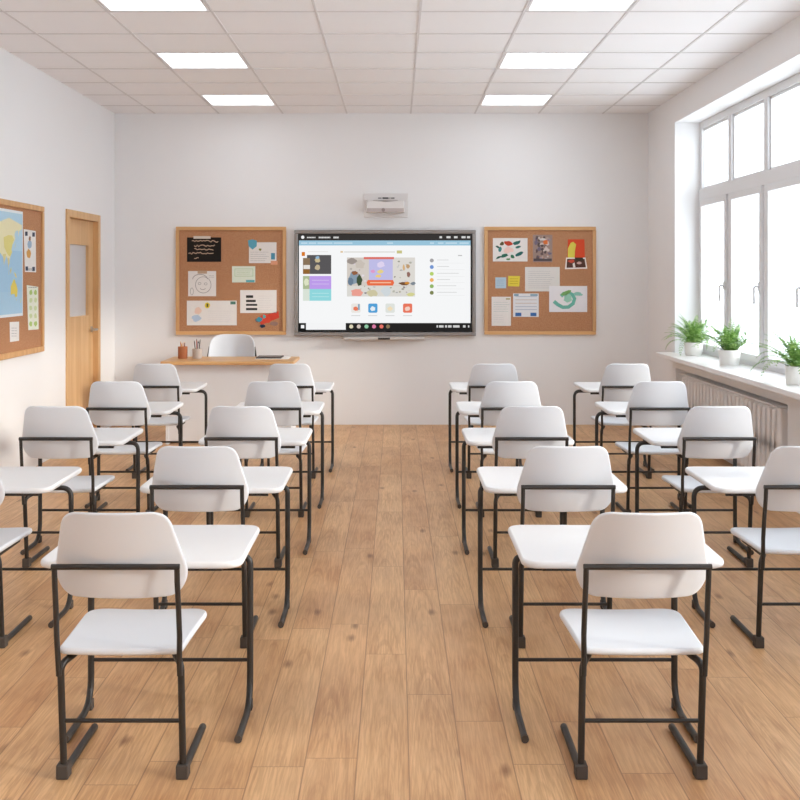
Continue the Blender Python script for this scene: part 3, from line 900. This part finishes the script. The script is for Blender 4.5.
p.poly([(114, -34), (114, -22), (122, -17), (130, -12), (137, -12), (141, -17), (146, -19), (153, -27), (150, -37), (141, -38), (134, -33), (124, -33)], pm(228, 208, 104), 3)
p.poly([(145, -41), (148, -41), (147, -44)], land2, 3); p.poly([(167, -46), (174, -41), (178, -38), (174, -43), (169, -47)], land2, 3)
p.poly([(96, 5), (106, -6), (103, -4)], land2, 3); p.poly([(109, 1), (117, 6), (118, 1), (114, -4)], land2, 3); p.poly([(131, -1), (141, -3), (150, -10), (140, -8)], land2, 3)
p.poly([(131, 31), (136, 34), (141, 40), (144, 44), (140, 36)], land2, 3)
p.poly([(-17, 15), (-10, 30), (-5, 36), (10, 37), (20, 32), (33, 31), (43, 12), (51, 12), (40, -5), (40, -16), (32, -28), (20, -35), (12, -17), (9, 4), (-8, 4)], land2, 3)
p.poly([(-168, 66), (-130, 70), (-95, 72), (-80, 62), (-60, 52), (-66, 45), (-80, 32), (-81, 25), (-97, 26), (-90, 18), (-83, 9), (-105, 20), (-118, 33), (-124, 45), (-135, 58), (-155, 58)], land, 3)
p.poly([(-80, 8), (-60, 9), (-35, -6), (-40, -22), (-58, -38), (-68, -54), (-73, -45), (-71, -18), (-81, -4)], land3, 3)
p.poly([(-45, 60), (-22, 70), (-20, 81), (-60, 82), (-55, 70)], pm(232, 232, 222), 3)
p.done('large blue world map on the door wall cork board', 'map')

ml = wallmap_left(XB)
def q3(x, y): return (x / 4.7, 195 + y / 4.706)
G3 = 'sheets beside the world map'
p = Print('picture_strip', ml, [q3(110, 160), q3(166, 170), q3(168, 364), q3(116, 362)], WH)
for x, y in ((116, 172), (150, 176), (118, 336), (150, 338)): p.rect(*q3(x, y), *q3(x + 12, y + 20), pm(70, 78, 96))
p.blob(*q3(137, 232), 2.0, 4.0, pm(160, 184, 206), 1); p.blob(*q3(133, 275), 2.2, 4.6, pm(216, 164, 96), 1); p.blob(*q3(138, 205), 1.0, 2.6, pm(150, 110, 84), 2); p.lines(*q3(130, 345), *q3(150, 356), 2, INK, 0.5)
p.done('tall white print with an orange figure, upper sheet beside the map', 'poster', G3)
p = Print('green_chart', ml, [q3(124, 424), q3(178, 432), q3(180, 632), q3(132, 636)], pm(232, 236, 220))
for i in range(5):
    for k in range(2): p.blob(*q3(143 + 22 * k, 458 + i * 37), 1.5, 2.6, pm(176, 204, 120) if (i in (0, 4)) else pm(206, 218, 168), 1)
p.lines(*q3(132, 430), *q3(172, 440), 1, GREY, 0.8)
p.done('tall white chart with green spots, lower sheet beside the map', 'chart', G3)
p = Print('paper_note', ml, [q3(44, 598), q3(88, 596), q3(88, 686), q3(46, 692)], WH); p.lines(*q3(52, 620), *q3(80, 670), 4, GREY, 0.5)
p.done('small white note pinned below the corner of the map', 'paper', G3)

# ------------------------------------------------------------------ interactive screen
TD = YB - 0.075
X0, X1, Z0, Z1 = PX(294.2, TD), PX(476, TD), PZ(336, TD), PZ(230, TD)
tv = tag(empty('interactive_display', ((X0 + X1) / 2, YB, (Z0 + Z1) / 2)), 'wide grey framed screen showing a web page on the wall between the cork boards', 'screen')
hx, hz = (X1 - X0) / 2, (Z1 - Z0) / 2
f = MB(); t = 0.036; yf = -0.075
MB().box(-hx + 0.004, hx - 0.004, -0.06, -0.012, -hz + 0.004, hz - 0.004, M['darkvoid']).build('housing', tv, False)
f.box(-hx, hx, yf, -0.02, hz - t, hz, M['greyframe']); f.box(-hx, hx, yf, -0.02, -hz, -hz + t, M['greyframe'])
f.box(-hx, -hx + t, yf, -0.02, -hz + t, hz - t, M['greyframe']); f.box(hx - t, hx, yf, -0.02, -hz + t, hz - t, M['greyframe'])
f.build('bezel', tv, False, 0.006)
MB().box(-0.5, 0.5, -0.0125, 0.0, -0.2, 0.2, M['darkvoid']).build('wall_mount', tv, False)
st = wallmap_back(YB - 0.0655)
def q4(x, y): return (285 + x / 4, 185 + y / 4)
class Screen(Print):
    pass
p = Screen('screen', st, [q4(52, 187), q4(748, 187), q4(748, 588), q4(52, 588)], M['blackglass'], off=0.0, thick=0.002)
W_ = em(252, 253, 254)
def sr(x0, y0, x1, y1, cc, layer=2): p.rect(*q4(x0, y0), *q4(x1, y1), em(*cc), layer)
sr(54, 191, 746, 223, (58, 55, 54), 1); sr(56, 222, 742, 242, (158, 201, 224)); sr(56, 242, 742, 552, (252, 253, 254)); sr(56, 552, 742, 584, (40, 38, 38)); sr(84, 551, 243, 579, (250, 251, 252), 3)
sr(56, 552, 84, 584, (24, 24, 24), 3); p.rect(*q4(64, 560), *q4(77, 573), W_, 4)
p.blob(*q4(71, 209), 1.6, 1.7, W_, 3, 14, 0.02)
for a, b, h in ((88, 122, 5), (135, 181, 6), (194, 215, 7)):
    x = a
    while x < b: sr(x, 210 - h / 2, min(b, x + 5), 210 + h / 2, (230, 230, 230), 3); x += 6.2
for x, wd in ((618, 10), (646, 16), (676, 14), (706, 16), (728, 12)): sr(x, 205, x + wd, 213, (224, 224, 224), 3)
for a, b in ((64, 90), (95, 125), (130, 190), (195, 270), (580, 596), (612, 634), (642, 688), (698, 735), (408, 432)): sr(a, 230, b, 235, (200, 226, 240), 3)
sr(92, 266, 172, 268, (226, 222, 218), 3); sr(222, 264, 232, 271, (228, 200, 160), 3); sr(236, 266, 440, 270, (222, 220, 214), 3); sr(447, 262, 468, 274, (206, 200, 138), 3)
# side pictures
sr(88, 280, 185, 356, (92, 90, 92), 3); sr(72, 292, 100, 356, (140, 118, 92), 4); sr(74, 320, 100, 336, (236, 232, 226), 5); sr(72, 338, 98, 356, (150, 104, 52), 5); sr(67, 268, 80, 284, (216, 122, 30), 5)
p.blob(*q4(130, 300), 2.6, 2.6, em(206, 190, 150), 5); p.blob(*q4(130, 290), 1.8, 1.5, em(150, 186, 214), 6); p.blob(*q4(130, 330), 2.8, 2.6, em(196, 180, 150), 5)
sr(98, 364, 185, 416, (194, 160, 240), 3); sr(98, 416, 185, 463, (148, 220, 226), 3); sr(72, 364, 99, 416, (176, 190, 150), 3); sr(72, 416, 99, 463, (222, 232, 220), 3); p.blob(*q4(86, 388), 2.4, 3.6, em(226, 232, 200), 4)
for y in (380, 395, 432, 446): sr(108, y, 176, y + 2, (222, 206, 246) if y < 416 else (196, 238, 240), 4)
# large picture
sr(248, 290, 520, 446, (216, 208, 200), 3); sr(430, 290, 520, 402, (226, 222, 216), 4); sr(315, 288, 436, 297, (226, 120, 110), 6); sr(336, 297, 431, 382, (196, 194, 236), 5); sr(248, 404, 520, 446, (224, 222, 216), 4)
p.poly([q4(x, y) for x, y in ((331, 380), (432, 380), (437, 391), (432, 402), (331, 402), (326, 391))], em(238, 112, 72), 6)
sr(340, 388, 424, 393, (250, 190, 160), 7)
for x, y, rx, ry, cc, ly in ((275, 372, 5, 7, (140, 160, 176), 5), (262, 386, 3, 4, (110, 130, 150), 6), (297, 380, 3, 5.5, (70, 86, 64), 6), (278, 352, 3, 2, (150, 100, 70), 6), (270, 305, 5, 3, (160, 150, 144), 5), (300, 318, 5, 4, (206, 196, 186), 5),
                             (383, 318, 4, 3, (228, 216, 244), 6), (352, 346, 2.2, 1.6, (228, 160, 206), 6), (382, 346, 3, 2, (236, 214, 140), 6), (374, 364, 3, 1.6, (244, 208, 130), 6),
                             (492, 326, 1.8, 2.2, (196, 160, 120), 6), (494, 358, 1.7, 2.7, (150, 110, 100), 6), (475, 330, 1.2, 3, (220, 180, 130), 6), (475, 394, 5, 1.7, (120, 84, 60), 6), (488, 392, 2.4, 1.4, (206, 140, 60), 7), (512, 394, 2.4, 1.6, (130, 140, 150), 6),
                             (287, 430, 5.8, 4, (240, 164, 150), 5), (350, 432, 5.5, 3.4, (210, 202, 166), 5), (405, 425, 5, 5, (212, 220, 224), 5), (502, 438, 4, 1.8, (216, 214, 150), 5)):
    p.blob(*q4(x, y), rx, ry, em(*cc), ly)
rs = random.Random(4)
for i in range(90):
    x, y = rs.uniform(256, 512), rs.uniform(300, 440)
    if 330 < x < 437 and y < 404: continue
    g = rs.randint(150, 236); p.blob(*q4(x, y), rs.uniform(0.5, 1.6), rs.uniform(0.4, 1.3), em(g // 6 * 6, g // 6 * 6 - rs.choice((0, 6, 12)), g // 6 * 6 - rs.choice((0, 12, 24))), 4.4 + 0.01 * (i % 40), 8, 0.3)
# app icons
for x, cc, c2 in ((265, (240, 236, 230), (238, 128, 96)), (333, (86, 164, 220), (236, 244, 250)), (402, (228, 232, 226), (246, 226, 190)), (472, (238, 122, 96), (250, 214, 200))):
    p.poly([q4(a, b) for a, b in ((x + 4, 474), (x + 33, 474), (x + 37, 478), (x + 37, 507), (x + 33, 511), (x + 4, 511), (x, 507), (x, 478))], em(*cc), 3)
    p.blob(*q4(x + 18, 495), 2.6, 2.2, em(*c2), 4); sr(x, 521, x + 36, 524, (214, 214, 214), 3)
p.rect(*q4(292, 476), *q4(299, 500), em(140, 170, 196), 5)
# list on the right of the page
for y, cc in ((302, (170, 168, 170)), (328, (118, 154, 216)), (355, (186, 214, 110)), (380, (246, 180, 104)), (405, (150, 186, 106)), (431, (128, 136, 84))):
    p.blob(*q4(587, y), 2.0, 2.0, em(*cc), 3, 16, 0.02); sr(608, y - 3, 640 + (y * 37) % 60, y - 1, (206, 206, 206), 3); sr(606, y + 10, 718, y + 11, (234, 234, 234), 3)
sr(692, 280, 708, 284, (190, 190, 190), 3)
for x, cc in ((265, (228, 220, 190)), (295, (214, 200, 190)), (326, (150, 206, 170)), (356, (226, 130, 170)), (386, (236, 120, 106)), (412, (140, 120, 90))): p.blob(*q4(x, 566), 2.0, 2.0, em(*cc), 4, 14, 0.05)
for x, wd in ((606, 6), (616, 18), (640, 8), (652, 14), (672, 26), (712, 10), (732, 5)): sr(x, 561, x + wd, 570, (216, 216, 216), 4)
so = p.mb.build('screen', tv, False); so.location = p.org - tv.location
# tray under the screen
MB().box(PX(344, TD) - tv.location.x, PX(424, TD) - tv.location.x, -0.13, -0.03, -hz - 0.036, -hz - 0.004, plain('tray_silver', rgb(196, 192, 190), 0.4, metal=0.4)).build('pen_tray', tv, False, 0.006)
MB().box(PX(378, TD) - tv.location.x, PX(390, TD) - tv.location.x, -0.134, -0.128, -hz - 0.034, -hz - 0.012, M['darkvoid']).build('sensor', tv, False, 0.002)

# ------------------------------------------------------------------ projector
pr = tag(empty('projector', (PX(385.5, YB), YB, 2.187)), 'small white wall projector above the wide screen', 'projector')
MB().box(-0.215, 0.225, -0.008, -0.0005, -0.125, 0.115, M['projector']).build('mounting_plate', pr, False, 0.004)
MB().plate(rounded([(-0.19, -0.085), (0.19, -0.085), (0.19, 0.035), (-0.19, 0.035)], 0.012, 4), 0.16, lambda u, v, ww: (u, -0.094 + ww, v), M['projector'], 0.012).build('body', pr)
MB().box(-0.18, 0.18, -0.1765, -0.1735, -0.080, -0.042, M['projgrey']).build('vent_strip', pr, False, 0.001)
MB().tube([(-0.02, -0.175, -0.060), (-0.02, -0.182, -0.060)], 0.018, pm(150, 138, 136), 20).build('lens_window', pr)
n = MB()
for a, b, hh in ((-0.075, -0.04, 0.008), (-0.03, 0.03, 0.014), (0.034, 0.052, 0.006), (0.056, 0.09, 0.011)): n.box(a, b, -0.0092, -0.0078, 0.068 - hh / 2, 0.068 + hh / 2, pm(66, 64, 66))
n.build('name_mark', pr, False)
MB().box(-0.12, 0.12, -0.10, -0.006, 0.034, 0.044, M['projgrey']).build('bracket', pr, False, 0.003)

# ------------------------------------------------------------------ ferns on the sill
SZ = WZ0 + 0.04
def fern(x, y, r0, hgt, seed, lean, label):
    rnd = random.Random(seed)
    root = tag(empty('potted_fern', (x, y, SZ)), label, 'plant', 'ferns on the window sill')
    MB().lathe([(r0 * 0.80, 0), (r0 * 0.86, 0.006), (r0, hgt), (r0 * 0.93, hgt), (r0 * 0.90, hgt - 0.02)], M['pot'], n=32).build('pot', root)
    MB().lathe([(r0 * 0.86, hgt - 0.035), (r0 * 0.89, hgt - 0.018), (r0 * 0.4, hgt - 0.012)], M['soil'], n=24).build('soil', root)
    g = MB(); k = g.mi(M['leaf'])
    N = 56
    for i in range(N):
        az = 2 * PI * (i * 0.381966) + rnd.uniform(-0.2, 0.2)
        u = (i + 0.5) / N
        L = rnd.uniform(0.25, 0.35) * (0.85 + 0.25 * u)
        el = math.radians(86 - 42 * u + rnd.uniform(-12, 8))
        curl = 0.6 + 1.5 * u * u + rnd.uniform(-0.25, 0.55)
        base = Vector((math.cos(az) * r0 * 0.35 * u, math.sin(az) * r0 * 0.35 * u, hgt - 0.025))
        pts = [base]; e = el; n = 16
        for s in range(n):
            d = Vector((math.cos(az) * math.cos(e), math.sin(az) * math.cos(e), math.sin(e)))
            pts.append(pts[-1] + d * L / n); e -= curl / n * (0.5 + s / n)
        # keep fronds off the window pane and above the sill
        for q in pts:
            if x + q.x > WX0 - 0.03: q.x = WX0 - 0.03 - x
            if q.z < 0.02 and -0.2 < q.x: q.z = 0.02
        g.tube(pts, [0.0020 * (1 - 0.75 * j / n) for j in range(n + 1)], M['leaf'], 5, False)
        side = Vector((-math.sin(az), math.cos(az), 0))
        for j in range(2, n + 1):
            q = j / n
            ll = 0.043 * (math.sin(PI * min(1, q * 0.82 + 0.14)) ** 0.8) * rnd.uniform(0.85, 1.1)
            t = (pts[j] - pts[j - 1]).normalized()
            for sg in (-1, 1):
                dirn = (side * sg * 0.86 + t * 0.5 + Vector((0, 0, -0.18))).normalized()
                wv = t * (0.0052)
                p0 = pts[j] - t * 0.004 * (sg > 0)
                tip = p0 + dirn * ll
                mid = p0 + dirn * ll * 0.45 + Vector((0, 0, 0.002))
                if x + tip.x > WX0 - 0.022: continue
                b = len(g.v)
                g.v += [tuple(p0), tuple(mid - wv), tuple(tip), tuple(mid + wv)]
                g.face((b, b + 1, b + 2, b + 3), k)
    g.build('fronds', root, True)
fern(2.585, 9.55, 0.082, 0.115, 3, 0, 'green fern in a white pot at the far end of the sill, by the corner')
fern(2.585, 8.53, 0.086, 0.118, 5, 0, 'green fern in a white pot on the sill, the middle of three')
fern(2.555, 7.00, 0.080, 0.118, 9, 0, 'green fern in a white pot on the sill, cut by the photo edge')

# ------------------------------------------------------------------ light, sky, camera
wld = bpy.data.worlds.new('daylight'); scn.world = wld
wld.use_nodes = True
bg = wld.node_tree.nodes['Background']
bg.inputs[0].default_value = (0.84, 0.93, 1.0, 1); bg.inputs[1].default_value = 3.3

sd = bpy.data.lights.new('sun', 'SUN'); sd.energy = 2.4; sd.angle = math.radians(8.0); sd.color = (1.0, 0.93, 0.82)
so = bpy.data.objects.new('sun', sd); COL.objects.link(so); so.location = (8, 3, 6)
so.rotation_euler = Vector((-0.90, 0.33, -0.30)).normalized().to_track_quat('-Z', 'Y').to_euler()

cd = bpy.data.cameras.new('camera'); cam = bpy.data.objects.new('camera', cd); COL.objects.link(cam)
cd.sensor_width = 36; cd.lens = F / 800 * 36
cd.shift_x = (400 - CX) / 800; cd.shift_y = (HY - 400) / 800
cd.clip_start = 0.05
cam.location = (0, 0, H); cam.rotation_euler = (PI / 2, 0, 0)
scn.camera = cam

scn.view_settings.view_transform = 'Standard'
scn.view_settings.look = 'None'
scn.view_settings.gamma = 1.0
scn.view_settings.use_curve_mapping = False
scn.view_settings.exposure = 0.33
scn.cycles.diffuse_bounces = 8
scn.cycles.max_bounces = 14
